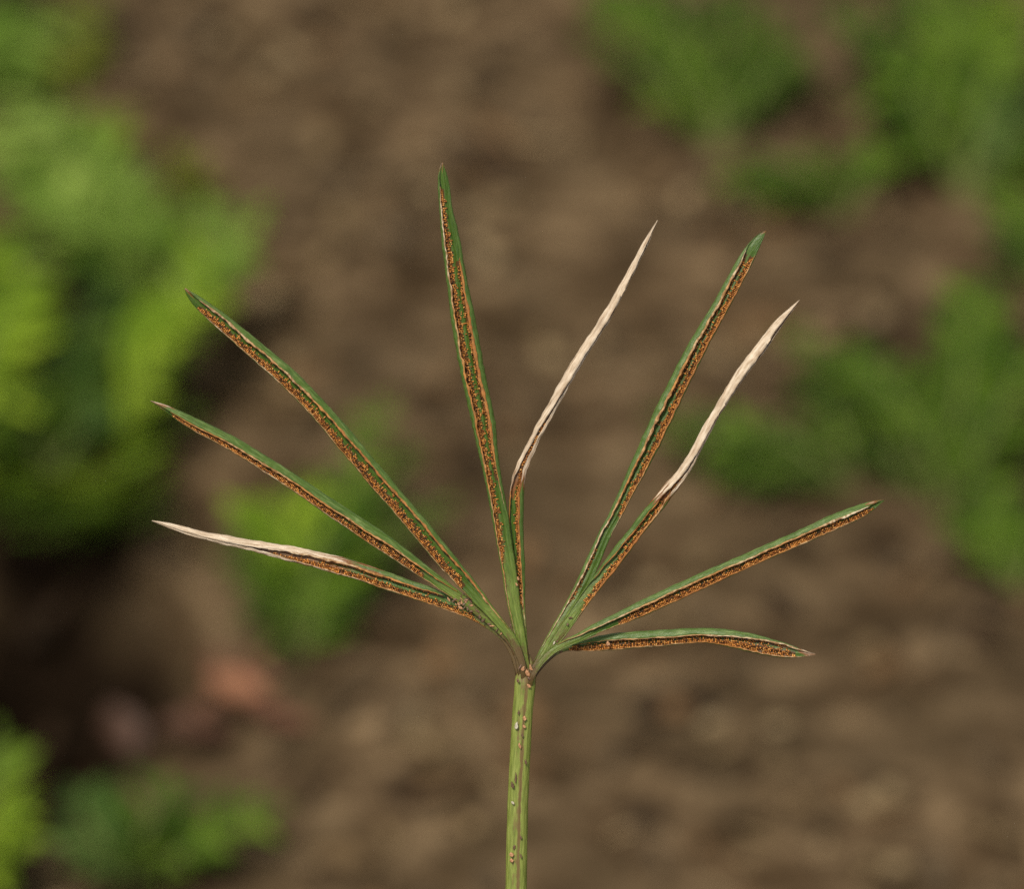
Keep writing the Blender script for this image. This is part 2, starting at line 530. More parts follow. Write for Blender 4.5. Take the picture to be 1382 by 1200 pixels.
    def finish(s, name, V, fc, parent, mat, fib, **attrs):
        me = make_mesh(name, V - np.array(BASE_STIPE[:]), fc)
        a = me.attributes.new('fib', 'FLOAT_VECTOR', 'POINT')
        a.data.foreach_set('vector', np.asarray(fib, dtype=np.float32).ravel())
        for k, v in attrs.items(): add_attr(me, k, v)
        return mesh_obj(name, me, mat, parent)
    def margin(s, parent, edge, t0, t1, width, warm, seed):
        i0, i1 = [int(np.argmin(np.abs(s.t - q))) for q in (t0, t1)]
        rings, fib, wm = [], [], []
        for i in range(i0, i1 + 1):
            uA, vA, uB, vB = s.lips(i)
            u, v, sg = (uA, vA, -1) if edge == 'A' else (uB, vB, 1)
            q = (i - i0) / max(1, i1 - i0)
            taper = min(1, q * 14 + 0.15, (1 - q) * 14 + 0.15)
            wpx = keys(q, width) * taper * 0.8 * (1 + 0.85 * mnoise.noise(Vector((s.arc[i] * 0.11, seed * 2.3, 4))) + 0.25 * mnoise.noise(Vector((s.arc[i] * 0.4, seed * 2.3, 8))))
            wpx = max(0.3, wpx * (0.80 if edge == 'B' else 0.90))
            c = s.pos(i, u, v)
            lift = 0.6 * mnoise.noise(Vector((s.arc[i] * 0.09, seed, 1)))
            ring = []
            for k in range(8):
                a = 2 * math.pi * k / 8
                du = math.cos(a) * wpx + sg * -0.0 + sg * wpx * 0.35
                dv = math.sin(a) * 0.75 + 0.10 + lift * 0.4 + (0.5 * math.cos(a) * -sg * -0.3)
                ring.append(c + s.lat[i] * du * K + s.tow * dv * K)
                fib.append((s.arc[i] * K * 1000, k * 0.05 + seed * 3.1, 0)); wm.append(keys(q, warm))
            rings.append(ring)
        V, fc = sweep(np.array(rings))
        return s.finish('papery_margin', V, fc, parent, M_MAR, fib, warm=wm)
    def spores(s, parent, bands, seed):
        """bands: (t0, t1, edge, reach) — reach = how far across the open channel from that lip, 0..1."""
        rg = np.random.default_rng(seed)
        V, Fc, T, off = [], [], [], 0
        v0, f0 = ICO1
        for (t0, t1, edge, reach, dens) in bands:
            L = (t1 - t0) * s.arc[-1]
            n = int(L * dens * 2.3)
            for _ in range(n):
                t = rg.uniform(t0, t1)
                i = int(np.searchsorted(s.t, t)); i = min(i, len(s.t) - 1)
                uA, vA, uB, vB = s.lips(i)
                q = rg.beta(1.0, 1.25)
                clump = mnoise.noise(Vector((s.arc[i] * 0.09, seed, 2))) * 0.6 + mnoise.noise(Vector((s.arc[i] * 0.33, seed, 6))) * 0.6
                rr = reach * (1.02 + 0.85 * clump) * min(1, (t - t0) / 0.03 + 0.3, (t1 - t) / 0.03 + 0.3)
                if rr <= 0.03 or (clump < -0.25 and rg.random() < 0.6): continue
                x = -0.10 + (q * rr * 1.1)
                u = uA + (uB - uA) * x if edge == 'A' else uB + (uA - uB) * x
                r = rg.uniform(0.85, 1.5)
                mx = max(0.3, 0.88 - r / s.hw[i]); u = max(-mx, min(mx, u))
                h = s.floor(i, max(-0.84, min(0.84, u))) + (r * 0.7 + rg.exponential(1.0) * (1 - q)) / s.hw[i]
                top = (vA if edge == 'A' else vB) - 0.02
                if x < 0.06: h = min(h, top - r / s.hw[i])
                p = s.pos(i, u, h) + s.lat[i] * rg.normal() * 0.3 * K
                sh = np.array([1, rg.uniform(0.7, 1), rg.uniform(0.7, 1)])
                V.append((v0 * sh) @ rot_rand().T * (r * K) + p - np.array(BASE_STIPE[:]))
                Fc.append(f0 + off); off += len(v0)
                k = rg.random()
                c = np.array((0.58, 0.235, 0.045)) if k < 0.44 else (np.array((0.25, 0.085, 0.016)) if k < 0.84 else (np.array((0.66, 0.34, 0.10)) if k < 0.92 else np.array((0.07, 0.03, 0.012))))
                T.append(np.tile(c * rg.uniform(0.75, 1.2), (len(v0), 1)))
        me = make_mesh('spore_cases', np.vstack(V), np.vstack(Fc))
        add_col(me, 'tint', np.vstack(T))
        o = mesh_obj('spore_cases', me, M_SPO, parent)
        o['kind'] = 'stuff'
        return o

# the plant's root point: straight below the stipe where it leaves the picture
q0 = frond_pt(694, 1400, 0)
BASE_STIPE = Vector((q0.x - 0.002, q0.y - 0.055, 0))
BASE_STIPE.z = ground_z(BASE_STIPE.x, BASE_STIPE.y) - 0.004
fern = empty('fern_frond', BASE_STIPE)
tag(fern, 'narrow fan-shaped fern frond on a slender green stipe, rusty spores lining its linear segments', 'fern')

# ---- stipe
def build_stipe():
    path = []
    up = [(711, 884, 4.5), (711, 897, 10.5), (710, 909, 13.8), (709, 920, 14.4), (708, 934, 14), (705.5, 960, 13.8), (704, 985, 13.8), (700, 1058, 14), (698, 1120, 14.2), (696.5, 1200, 14.4), (695, 1300, 14.6), (694, 1400, 15)]
    C = catmull(up, 2.5)
    for x, y, h in C: path.append((frond_pt(x, y, -0.0002 - 0.0006 * max(0, (930 - y) / 46) ** 1.3), h * K))
    p0 = path[-1][0]
    d0 = (path[-1][0] - path[-8][0]).normalized()
    c1, c2, p3 = p0 + d0 * 0.06, BASE_STIPE + Vector((0, 0.004, 0.08)), BASE_STIPE
    for k in range(1, 90):
        t = k / 89
        path.append((p0 * (1-t)**3 + c1 * 3*t*(1-t)**2 + c2 * 3*t*t*(1-t) + p3 * t**3, (15 + 6 * t) * K))
    rings, fib, sc_ = [], [], []
    M = 36
    arc = 0
    for i, (p, h) in enumerate(path):
        a, b = path[max(0, i-1)][0], path[min(len(path)-1, i+1)][0]
        tg = (b - a).normalized()
        if i: arc += (p - path[i-1][0]).length * 1000
        lat = tg.cross(TOWARD).normalized()
        nrm = lat.cross(tg).normalized()
        if nrm.dot(TOWARD) < 0: nrm = -nrm
        ring = []
        for k in range(M):
            an = 2 * math.pi * k / M
            u, v = math.cos(an), math.sin(an)
            # flattened front with a raised middle rib and two shallow grooves
            gr = 1.0
            if v > 0:
                gr -= 0.17 * math.exp(-((u - 0.30) / 0.13) ** 2) + 0.17 * math.exp(-((u + 0.26) / 0.13) ** 2)
            wv = 1 + 0.035 * mnoise.noise(Vector((arc * 0.6, k * 0.8, 2.2)))
            ring.append((p + lat * (u * h * wv) + nrm * (v * h * 0.80 * gr * wv))[:])
            fib.append((arc, k * 0.15, 0))
            g = math.exp(-((u + 0.22) / 0.13) ** 2) + math.exp(-((u - 0.30) / 0.09) ** 2) * 0.6 + 0.55 * math.exp(-(u / 0.25) ** 2) + 0.4 * math.exp(-((abs(u) - 0.97) / 0.05) ** 2)
            top = min(1, max(0, 1.55 - arc / 2.3)) * (0.8 + 0.5 * mnoise.noise(Vector((arc * 2, k * 0.5, 9))))
            sc_.append((g if v > 0 else 0.0) * 0.75 + 0.9 * top * (v > -0.3))
        rings.append(ring)
    V, fc = sweep(np.array(rings))
    me = make_mesh('stipe', V - np.array(BASE_STIPE[:]), fc)
    a = me.attributes.new('fib', 'FLOAT_VECTOR', 'POINT')
    a.data.foreach_set('vector', np.asarray(fib, dtype=np.float32).ravel())
    add_attr(me, 'outer', sc_)
    return mesh_obj('stipe', me, M_STI, fern)
stipe = build_stipe()

# ---- leaf segments, base to tip (photo pixels: x, y, half width)
O = [(0, 0), (1, 0)]
segs = {}
def leaf(key, label, pts, side, fA, fB, op, dry, depth, margins, bands, split=None, wav=1.0):
    seed = len(segs) + 1
    s = Seg(pts, side, fA, fB, op, dry, depth, seed, wav)
    s.bands = bands
    s.bloom = {'C1': 0.45, 'C2': 0.5, 'R1': 0.6, 'R2': 0.6}.get(key, 1.0)
    s.scurf = {'L1': 0.38, 'L2': 0.30, 'L3': 0.06, 'R2': 0.15, 'R4': 0.2}.get(key, 0.0)
    i1 = len(s.t) - 1 if split is None else int(np.argmin(np.abs(s.t - split)))
    part = s.lamina('leaf_segment', fern, 0, i1)
    if label: part['label'] = label
    if split is not None:
        tip = s.lamina('withered_tip', part, i1, len(s.t) - 1)
    for k, (edge, t0, t1, wd, wm) in enumerate(margins): s.margin(part, edge, t0, t1, wd, wm, seed * 5 + k)
    if bands: s.spores(part, bands, seed + 40)
    segs[key] = (s, part)

OPEN = lambda a, b: [(0, 0), (a, 0), (b, 1), (0.985, 1), (1, 0.6)]

# left, lowest: withered to straw from the tip to the middle
leaf('L1', 'lowest left leaf segment, its outer half withered to pale straw',
     [(700, 906, 5.5), (692.5, 881, 5.5), (680, 860, 5.6), (660, 844, 5.8), (636, 829, 7.5), (602, 813, 10), (582, 804.5, 11), (561.6, 798, 11.6), (521, 784, 12.4), (480.5, 770, 12.3), (440, 759, 12.3), (410, 751.5, 11.6), (392, 747.5, 11), (352, 739, 8.5), (311.5, 730.5, 7), (271, 722, 5.4), (240, 713, 4.6), (222, 707.5, 2.8), (205, 703, 0.6)],
     -1, [(0, .08), (.22, .10), (.30, .24), (.45, .30), (.60, .30), (.66, .42), (.75, .64), (.88, .69), (1, .65)], [(0, .08), (.2, .05), (.6, .05), (.68, .18), (.78, .30), (1, .3)],
     OPEN(.16, .26), [(0, 0), (.36, .0), (.48, .30), (.58, .58), (.66, .80), (.76, 1), (1, 1)], [(0, 0), (.3, -.3), (1, -2.5)],
     [('A', .27, .66, [(0, .8), (.3, 1.8), (1, 2.2)], [(0, .5), (.5, .45), (.7, .1), (1, .0)]), ('B', .14, .70, [(0, .9), (1, 1.2)], [(0, .55), (.4, .35), (1, .05)])],
     [(.16, .64, 'B', .55, 1.7), (.27, .62, 'A', .26, .8), (.62, .70, 'B', .6, .8)], split=.56, wav=1.3)

# left, middle
leaf('L2', 'middle left leaf segment showing a broad smooth green flank',
     [(703, 903, 5.5), (697, 879, 6), (686, 861, 6.2), (668, 843, 6.4), (645, 825, 6.6), (622, 808, 7), (592, 786, 8), (561.6, 764, 9.6), (521, 735, 11.6), (480.5, 708, 11.7), (440, 681, 11), (400, 653.5, 10.6), (348, 620, 10), (311, 597.5, 9.6), (271, 577, 8.9), (245, 563, 7), (225, 551.5, 4.6), (203, 541, .5)],
     -1, [(0, .08), (.2, .12), (.28, .36), (.45, .46), (.65, .50), (.85, .56), (.95, .62), (1, .6)], [(0, .08), (.2, .05), (1, .05)],
     OPEN(.22, .31), [(0, 0), (.93, .0), (.965, .38), (1, .5)], [(0, .3), (.3, .5), (1, 2)],
     [('A', .22, .95, [(0, .7), (.2, 1.6), (.7, 1.6), (1, 1.0)], [(0, .45), (.5, .35), (.9, .3), (1, .5)]), ('B', .20, .93, [(0, .7), (1, 1.1)], [(0, .3), (.5, .15), (1, .3)])],
     [(.30, .94, 'B', .8, 1.9), (.32, .9, 'A', .34, .8)])

# left, upper
leaf('L3', 'long upper left leaf segment with tan margin and notched tip',
     [(706, 903, 4.5), (700, 882, 5.5), (690, 861, 6), (676, 843, 6.3), (660, 824, 7.5), (645, 806, 9.5), (628, 786, 11.3), (602, 756, 12.6), (561.6, 707, 13.6), (521, 660, 13.7), (469, 598, 13.8), (433, 556, 13.6), (392.6, 514, 13.2), (352, 478.5, 12.6), (311.5, 444, 11.2), (281, 419, 9.4), (264, 404.5, 6.8), (255, 396, 4), (249.5, 389, .8)],
     -1, [(0, .08), (.16, .16), (.25, .20), (.40, .24), (.55, .30), (.70, .36), (.85, .34), (.92, .24), (1, .3)], [(0, .08), (.2, .05), (1, .04)],
     OPEN(.12, .20), [(0, 0), (.97, 0), (.99, .3), (1, .5)], [(0, .6), (.3, 1.2), (1, 3)],
     [('A', .08, .965, [(0, .7), (.12, 1.8), (.6, 2.0), (.85, 1.8), (1, 2.6)], [(0, .3), (.2, .6), (.5, .5), (.8, .25), (1, .0)]), ('B', .17, .95, [(0, .8), (1, 1.1)], [(0, .25), (.5, .3), (1, .1)])],
     [(.20, .955, 'B', .62, 2.1), (.24, .95, 'A', .20, .6)])

# tall middle one
leaf('C1', 'tallest leaf segment pointing straight up with two rusty margins',
     [(710, 912, 5.5), (707, 887, 6.5), (699, 845, 8), (693, 813, 8.8), (687, 770, 10), (681, 735, 10.8), (674, 692, 11.2), (664, 638, 11.8), (658, 605, 13.8), (653, 572, 15.6), (646, 540, 16.2), (639, 507, 16.5), (627, 442, 16.6), (623.5, 421, 15.8), (616, 375, 13.6), (609.5, 332, 13), (606.5, 311, 12), (602, 283, 9), (598.5, 247, 7.8), (597, 231, 5.2), (597, 219, .6)],
     1, [(0, .08), (.25, .10), (.35, .15), (.5, .17), (.75, .16), (.9, .14), (1, .2)], [(0, .08), (.30, .12), (.40, .20), (.55, .23), (.72, .22), (.80, .18), (.88, .14), (1, .1)],
     [(0, 0), (.16, 0), (.27, .8), (.34, 1), (.95, 1), (1, .6)], [(0, 0), (.975, 0), (.99, .3), (1, .55)], [(0, 0), (1, 1)],
     [('A', .08, .955, [(0, .7), (.25, 1.0), (.45, 2.0), (.65, 1.8), (.9, 1.2), (1, 1.8)], [(0, .2), (.25, .2), (.45, .55), (.7, .3), (.9, .05), (1, .0)]),
      ('B', .33, .815, [(0, .6), (.15, 1.2), (.3, 3.0), (.9, 3.2), (1, 2)], [(0, .1), (.15, .5), (.5, .62), (.9, .7), (1, .7)])],
     [(.22, .95, 'A', .52, 2.0), (.38, .81, 'B', .36, 1.4)])

# dry bent one to its right
leaf('C2', 'bent leaf segment withered to pale straw above its green base',
     [(711, 914, 5), (709, 890, 5.5), (704, 850, 6.5), (701, 815, 7.6), (699, 770, 9.6), (697, 730, 10.2), (696.5, 695, 10.4), (697.5, 668, 10), (701.5, 641, 9.2), (708, 622, 8), (715, 607, 7.2), (727, 582, 7.2), (743, 553, 7.4), (769, 506, 7.3), (785, 479, 7), (818.5, 427, 6.6), (848.5, 372, 5.0), (867.5, 335.5, 4.2), (875, 321, 3.2), (880, 311, 1.9), (887.5, 297, .6)],
     1, [(0, .08), (.25, .05), (.38, .06), (.42, .22), (.48, .40), (.56, .64), (.63, .78), (.85, .88), (1, .7)], [(0, .08), (.12, .10), (.2, .26), (.36, .30), (.42, .36), (.5, .30), (.62, .20), (.8, .1), (1, .1)],
     [(0, 0), (.13, 0), (.17, 1), (.97, 1), (1, .6)], [(0, 0), (.35, 0), (.378, .38), (.40, .58), (.43, .82), (.50, 1), (1, 1)], [(0, -.3), (.3, -.2), (.5, .8), (1, 2.5)],
     [('B', .10, .385, [(0, .7), (.3, 1.2), (.8, 2.6), (1, 2)], [(0, .2), (.3, .4), (.7, .65), (1, .8)]), ('A', .22, .38, [(0, .5), (1, .9)], [(0, .4), (1, .6)])],
     [(.135, .40, 'B', .42, 1.7), (.40, .53, 'B', 1.0, .9)], split=.37, wav=1.3)

# right, upper green
leaf('R1', 'upper right leaf segment with open rusty channel and notched green tip',
     [(716, 912, 4), (726, 893, 5), (747, 858, 7.5), (770, 820, 9), (786, 790, 9.6), (803, 752, 9.6), (818, 718, 8.6), (828, 700, 8.6), (845, 665, 9.8), (872, 610, 12.8), (898, 555, 14), (924, 501.7, 13.4), (943, 465, 12.4), (974.5, 410, 11), (1003, 357, 10.4), (1012, 341, 9.2), (1021.5, 326, 6.6), (1028.5, 317, 3.6), (1033.5, 311.5, .7)],
     1, [(0, .08), (.14, .14), (.25, .22), (.35, .22), (.5, .28), (.65, .30), (.8, .32), (.92, .26), (.96, .1), (1, .1)], [(0, .08), (.3, .05), (.6, .09), (.8, .07), (1, .06)],
     [(0, 0), (.12, 0), (.20, .8), (.30, 1), (.92, 1), (.955, .3), (1, .0)], [(0, 0), (.985, 0), (1, .6)], [(0, .2), (1, -2)],
     [('A', .06, .945, [(0, .7), (.15, 1.2), (.4, 1.6), (.55, 2.4), (.9, 2.0), (1, 2.2)], [(0, .05), (.3, .1), (.5, .4), (.8, .35), (1, .1)]),
      ('B', .32, .945, [(0, .6), (.4, 1.6), (.9, 1.6), (1, 1.4)], [(0, .2), (.3, .6), (.6, .75), (.9, .5), (1, .1)])],
     [(.15, .30, 'A', .35, 1.3), (.30, .62, 'A', .25, .7), (.36, .94, 'B', .55, 1.9), (.62, .94, 'A', .42, .9)])

# right, dry tip
leaf('R2', 'right leaf segment ending in a pale straw-coloured withered tip',
     [(717, 914, 4), (729, 895, 5), (752, 862, 7), (777, 826, 8), (800, 794, 9), (818, 771, 9.6), (835, 748, 10), (852, 726, 9.8), (872, 700, 9.6), (890, 678, 9.6), (903, 661, 9.4), (921, 639, 8.2), (938, 610, 7), (953, 581, 6.8), (968, 555, 6.4), (991, 518, 7), (1003, 500, 7.4), (1030, 465, 7.6), (1045, 444, 6.6), (1057, 429, 5), (1070, 415, 2.6), (1079, 405, .6)],
     1, [(0, .08), (.25, .12), (.33, .3), (.40, .34), (.45, .36), (.50, .46), (.56, .64), (.62, .80), (.8, .88), (1, .7)], [(0, .08), (.15, .06), (.45, .08), (.48, .22), (.52, .30), (.6, .22), (.72, .12), (1, .06)],
     [(0, 0), (.15, 0), (.26, .7), (.36, 1), (.97, 1), (1, .5)], [(0, 0), (.44, 0), (.468, .38), (.49, .58), (.525, .82), (.58, 1), (1, 1)], [(0, 0), (.4, .4), (1, 3)],
     [('A', .25, .47, [(0, .5), (.5, 1.0), (1, 1.5)], [(0, .5), (.5, .6), (1, .6)]), ('B', .16, .50, [(0, .8), (.3, 1.6), (1, 2)], [(0, .2), (.3, .6), (.7, .5), (1, .4)])],
     [(.18, .49, 'B', .55, 2.0), (.34, .49, 'A', .35, .9), (.49, .56, 'B', .9, .8)], split=.462, wav=1.3)

# right, second lowest
leaf('R3', 'lower right leaf segment with broad blue-green flank and frayed tip',
     [(719, 912, 3.5), (732, 892, 4.5), (748, 877, 5), (765, 868, 5.6), (782, 860.5, 6), (800, 851, 7), (820, 842, 8), (840, 833.5, 9.2), (860, 824.5, 10.4), (900, 806, 11), (946, 785, 10.6), (1016, 753.5, 10), (1085, 723.5, 10.2), (1130, 703, 10.6), (1157, 692, 9.6), (1174, 684, 7), (1184, 679, 4), (1193, 675.5, .7)],
     1, [(0, .08), (.12, .16), (.2, .40), (.3, .36), (.5, .36), (.75, .40), (.9, .42), (1, .4)], [(0, .08), (.15, .05), (1, .06)],
     [(0, 0), (.10, 0), (.22, 1), (.985, 1), (1, .6)], [(0, 0), (.95, 0), (.975, .35), (.985, .2), (1, .3)], [(0, .8), (.25, .9), (1, -2.5)],
     [('A', .10, .96, [(0, .7), (.15, 1.2), (.3, 1.8), (.8, 1.6), (1, 2.6)], [(0, .4), (.2, .2), (.5, .35), (.8, .2), (1, .0)]), ('B', .2, .95, [(0, .7), (.4, 1.3), (1, 1.0)], [(0, .2), (.3, .7), (.7, .45), (1, .1)])],
     [(.26, .965, 'B', .74, 2.1), (.3, .9, 'A', .34, .8)])

# right, lowest
leaf('R4', 'lowest right leaf segment, nearly horizontal, drooping at its tip',
     [(720, 914, 3.5), (733, 895, 4.5), (748, 881, 5), (764, 874.5, 5.2), (782, 873, 6.4), (798, 870.5, 9), (815, 868, 11), (851, 864.5, 11.6), (899, 861, 11), (940, 858, 10.2), (960, 858.5, 10.6), (990, 863, 12), (1016, 868.5, 12.6), (1045, 875.5, 11.4), (1068, 880, 8.4), (1082, 882, 5), (1092, 883, 2.6), (1101, 883.5, .7)],
     1, [(0, .08), (.14, .14), (.22, .30), (.35, .40), (.55, .46), (.66, .42), (.75, .28), (.88, .12), (1, .1)], [(0, .08), (.15, .05), (.6, .05), (.75, .08), (1, .06)],
     [(0, 0), (.10, 0), (.18, 1), (.95, 1), (1, .4)], [(0, 0), (.93, 0), (.96, .55), (.975, .9), (1, 1)], [(0, -.4), (.3, -.5), (1, 1.5)],
     [('A', .2, .97, [(0, .6), (.3, 1.1), (.8, 1.5), (1, 1.8)], [(0, .5), (.3, .15), (1, .0)]), ('B', .13, .97, [(0, .8), (.5, .9), (1, 1.2)], [(0, .1), (.4, .3), (.7, .5), (1, .1)])],
     [(.16, .93, 'B', .78, 2.1), (.3, .9, 'A', .34, .8)])

# ---- dry scales and grit clinging to the stipe and the fork
def scale_mesh(seed):
    v, f = ICO2
    v = v.copy()
    rg = np.random.default_rng(100 + seed)
    v[:, 0] *= (1 - 0.55 * np.clip(v[:, 1], 0, 1))
    v *= rg.uniform(0.62, 1.2, len(v))[:, None]
    v[:, 2] *= 0.28
    v[:, 2] += 0.22 * v[:, 1] ** 2
    return make_mesh('scale', v, f)
SCALES = [[scale_mesh(i) for i in range(5)] for _ in M_SC]
for ms, mt in zip(SCALES, M_SC):
    for me in ms: me.materials.append(mt)

def put_scale(px, py, lift_px, a, b, ang, kind, parent):
    me = SCALES[kind][random.randrange(5)]
    o = mesh_obj('scale', me, None, parent)
    p = frond_pt(px, py, lift_px * K)
    o.location = p - BASE_STIPE
    ca, sa = math.cos(ang), math.sin(ang)
    X = R * ca + U * sa
    Y = -R * sa + U * ca
    tilt = random.uniform(-0.4, 0.4)
    Z = (TOWARD + X * tilt).normalized()
    X = (X - Z * X.dot(Z)).normalized()
    Y = Z.cross(X)
    from mathutils import Matrix
    o.rotation_euler = Matrix((X, Y, Z)).transposed().to_euler()
    o.scale = (a * K, b * K, min(a, b) * K)

for (x, y, a, b, ang, k) in [
    (712, 909, 4.0, 5.2, .3, 0), (706, 903, 2.6, 4.6, -.4, 0), (716, 901, 2.2, 4.2, .2, 0), (720, 906, 2.2, 3.6, .6, 0),
    (713.5, 926, 2.6, 3.4, .7, 0), (702, 900, 1.6, 4.4, -.6, 1), (714, 916, 2.6, 3.4, 1.0, 1), (699, 919, 2.0, 3.0, .3, 1),
    (697, 980, 2.9, 6.6, -.15, 2), (708, 970, 3.2, 3.4, 0, 0), (707.5, 981, 2.2, 2.6, .4, 0), (701.5, 1007, 2.4, 4.2, .2, 0),
    (709.5, 1029, 1.8, 3.6, .1, 1), (691.5, 1060, 2.6, 4.6, .2, 1), (696, 1050, 1.4, 7.5, -.05, 1), (692, 1084, 2.0, 2.6, .5, 2), (690.5, 1154, 3.4, 3.2, 0, 0),
    (690.5, 1162, 3.2, 2.8, .3, 0), (703, 1131, 1.6, 2.4, 0, 1), (694, 1144, 2.0, 3.2, -.3, 1), (703, 1156, 1.4, 3.4, .1, 1), (700, 962, 1.6, 3.0, -.2, 1), (705, 993, 1.6, 2.8, .2, 1)]:
    put_scale(x, y, 10.0, a, b, ang, k, stipe)
rs = random.Random(3)
for (x, y, k) in [(606, 809, 0), (613, 812, 1), (618, 816, 0), (622, 820, 0), (626, 816, 1), (629, 808, 1), (634, 805, 0), (638, 801, 0), (630, 822, 1), (636, 826, 1), (644, 824, 1), (648, 832, 1), (652, 838, 1),
                  (661, 842, 1), (664, 846, 0), (672, 850, 1), (677, 853, 0), (684, 848, 1), (688, 846, 1), (690, 858, 1), (692, 868, 0), (694, 873, 1), (696, 880, 1), (624, 803, 1), (641, 806, 1)]:
    put_scale(x + rs.uniform(-1, 1), y + rs.uniform(-1, 1), 8, rs.uniform(1.2, 2.2), rs.uniform(2.4, 4.2), rs.uniform(-2, 2), k, segs['L2'][1])
for (x, y, k) in [(729, 893, 0), (735, 890, 0), (746, 877, 0), (748, 868, 2), (766, 843, 1), (752, 866, 1), (757, 880, 1), (740, 884, 1), (770, 834, 1), (722, 899, 1)]:
    put_scale(x, y, 7, rs.uniform(1.2, 2.0), rs.uniform(2.2, 3.4), rs.uniform(-2, 2), k, segs['R1'][1])
for _ in range(26):
    put_scale(628 + rs.gauss(0, 7), 812 + rs.gauss(0, 5), 8.5, rs.uniform(0.8, 1.7), rs.uniform(1.6, 3.4), rs.uniform(-2, 2), rs.choice([1, 1, 1, 0]), segs['L2'][1])
put_scale(820.5, 869, 6, 3.2, 4.2, 0.2, 0, segs['R4'][1])
for (x, y) in [(697, 789), (699, 781)]:
    put_scale(x, y, 8, 1.8, 2.6, 0.3, 0, segs['C2'][1])

# ------------------------------------------------------------------ plants behind
def leaflet_mesh(mat, L, W, seed):
    rg = random.Random(seed)
    prof = [(0, 0.04), (0.12, 0.55), (0.32, 1.0), (0.55, 0.92), (0.78, 0.58), (0.93, 0.22), (1, 0.0)]
    V, fc = [], []
    for k, (y, w_) in enumerate(prof):
        w_ *= rg.uniform(0.9, 1.1)
        z = 0.10 * math.sin(y * 2.6) * L - 0.05 * y * y * L
        V += [(-w_ * W / 2, y * L, z + 0.16 * w_ * W), (0, y * L, z), (w_ * W / 2, y * L, z + 0.16 * w_ * W)]
    for k in range(len(prof) - 1):
        a = k * 3
        fc += [(a, a + 1, a + 4, a + 3), (a + 1, a + 2, a + 5, a + 4)]
    me = make_mesh('leaflet', V, fc)
    me.materials.append(mat)
    return me

LEAF = {
    'bright': leaf_material('bright_green_leaf', (0.145, 0.250, 0.012), (0.36, 0.500, 0.035), (0.36, 0.52, 0.03)),
    'pale':   leaf_material('pale_green_leaf', (0.17, 0.29, 0.032), (0.36, 0.49, 0.095), (0.36, 0.48, 0.10)),
    'olive':  leaf_material('olive_leaf', (0.14, 0.17, 0.015), (0.26, 0.28, 0.03), (0.28, 0.32, 0.03)),
    'deep':   leaf_material('deep_green_leaf', (0.068, 0.135, 0.009), (0.175, 0.280, 0.024), (0.22, 0.36, 0.03)),
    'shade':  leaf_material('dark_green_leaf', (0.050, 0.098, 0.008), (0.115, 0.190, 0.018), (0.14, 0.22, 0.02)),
    'cool':   leaf_material('cool_green_leaf', (0.058, 0.118, 0.018), (0.135, 0.220, 0.045), (0.18, 0.30, 0.08)),
}
LMESH = {k: [leaflet_mesh(m, 1.0, 0.24 + 0.05 * i, 11 + i) for i in range(3)] for k, m in LEAF.items()}
STEM = N('stem_green', 0.6, 0.2); STEM.base((0.13, 0.15, 0.04)); M_STEM = STEM.m

def plant(name, label, cat, base_px, fronds, group=None, seed=0):
    """fronds: (tip_x, tip_y, tip height m, arch m, leaflet length mm, pairs, palette)"""
    from mathutils import Matrix
    rg = random.Random(seed)
    b = at_ground(*base_px)
    b.z -= 0.002
    root = tag(empty(name, b), label, cat, group)
    for (tx, ty, tz, arch, ll, pairs, pal) in fronds:
        tip = at_height(tx, ty, tz)
        mid = (b + tip) / 2 + Vector((0, 0, arch)) + Vector((rg.uniform(-1, 1), rg.uniform(-1, 1), 0)) * 0.004
        curve = lambda t: b * (1-t)**2 + mid * 2*t*(1-t) + tip * t*t
        n = 14
        rings = []
        for i in range(n):
            t = i / (n - 1)
            p = curve(t)
            tg = (curve(min(1, t + .02)) - curve(max(0, t - .02))).normalized()
            sd = tg.cross(Vector((0, 0, 1)))
            sd = sd.normalized() if sd.length > 1e-3 else Vector((1, 0, 0))
            up = sd.cross(tg)
            rr = 0.0008 * (1 - 0.75 * t)
            rings.append([(p + sd * math.cos(a) * rr + up * math.sin(a) * rr - b)[:] for a in [k * math.pi / 3 for k in range(6)]])
        V, fc = sweep(np.array(rings))
        fr = mesh_obj('leaf_stalk', make_mesh('leaf_stalk', V, fc), M_STEM, root)
        for k in range(pairs * 2 + 1):
            last = k == pairs * 2
            t = 1.0 if last else 0.16 + 0.82 * (k // 2 + 0.5) / pairs + rg.uniform(-.015, .015)
            t = min(t, 1)
            p = curve(t)
            tg = (curve(min(1, t + .02)) - curve(max(0, t - .02))).normalized()
            sd = tg.cross(Vector((0, 0, 1)))
            sd = sd.normalized() if sd.length > 1e-3 else Vector((1, 0, 0))
            s = 1 if k % 2 else -1
            Y = tg if last else (sd * s * 0.85 + tg * rg.uniform(0.35, 0.9) + Vector((0, 0, rg.uniform(-.35, .3)))).normalized()
            Zr = (sd.cross(tg) if not last else Vector((0, 0, 1))) + Vector((rg.uniform(-.8, .8), rg.uniform(-.8, .5), rg.uniform(0, .3)))
            X = Y.cross(Zr).normalized()
            Z = X.cross(Y)
            size = ll * 0.001 * rg.uniform(0.65, 1.3) * (0.55 + 0.75 * math.sin(math.pi * (0.15 + 0.8 * min(1, (t - .25) / .8))) if not last else 0.7)
            o = bpy.data.objects.new('leaflet', rg.choice(LMESH[pal]))
            COL.objects.link(o)
            o.parent = fr
            o.location = p - b
            o.rotation_euler = Matrix((X, Y, Z)).transposed().to_euler()
            o.scale = (size, size, size)
    return root

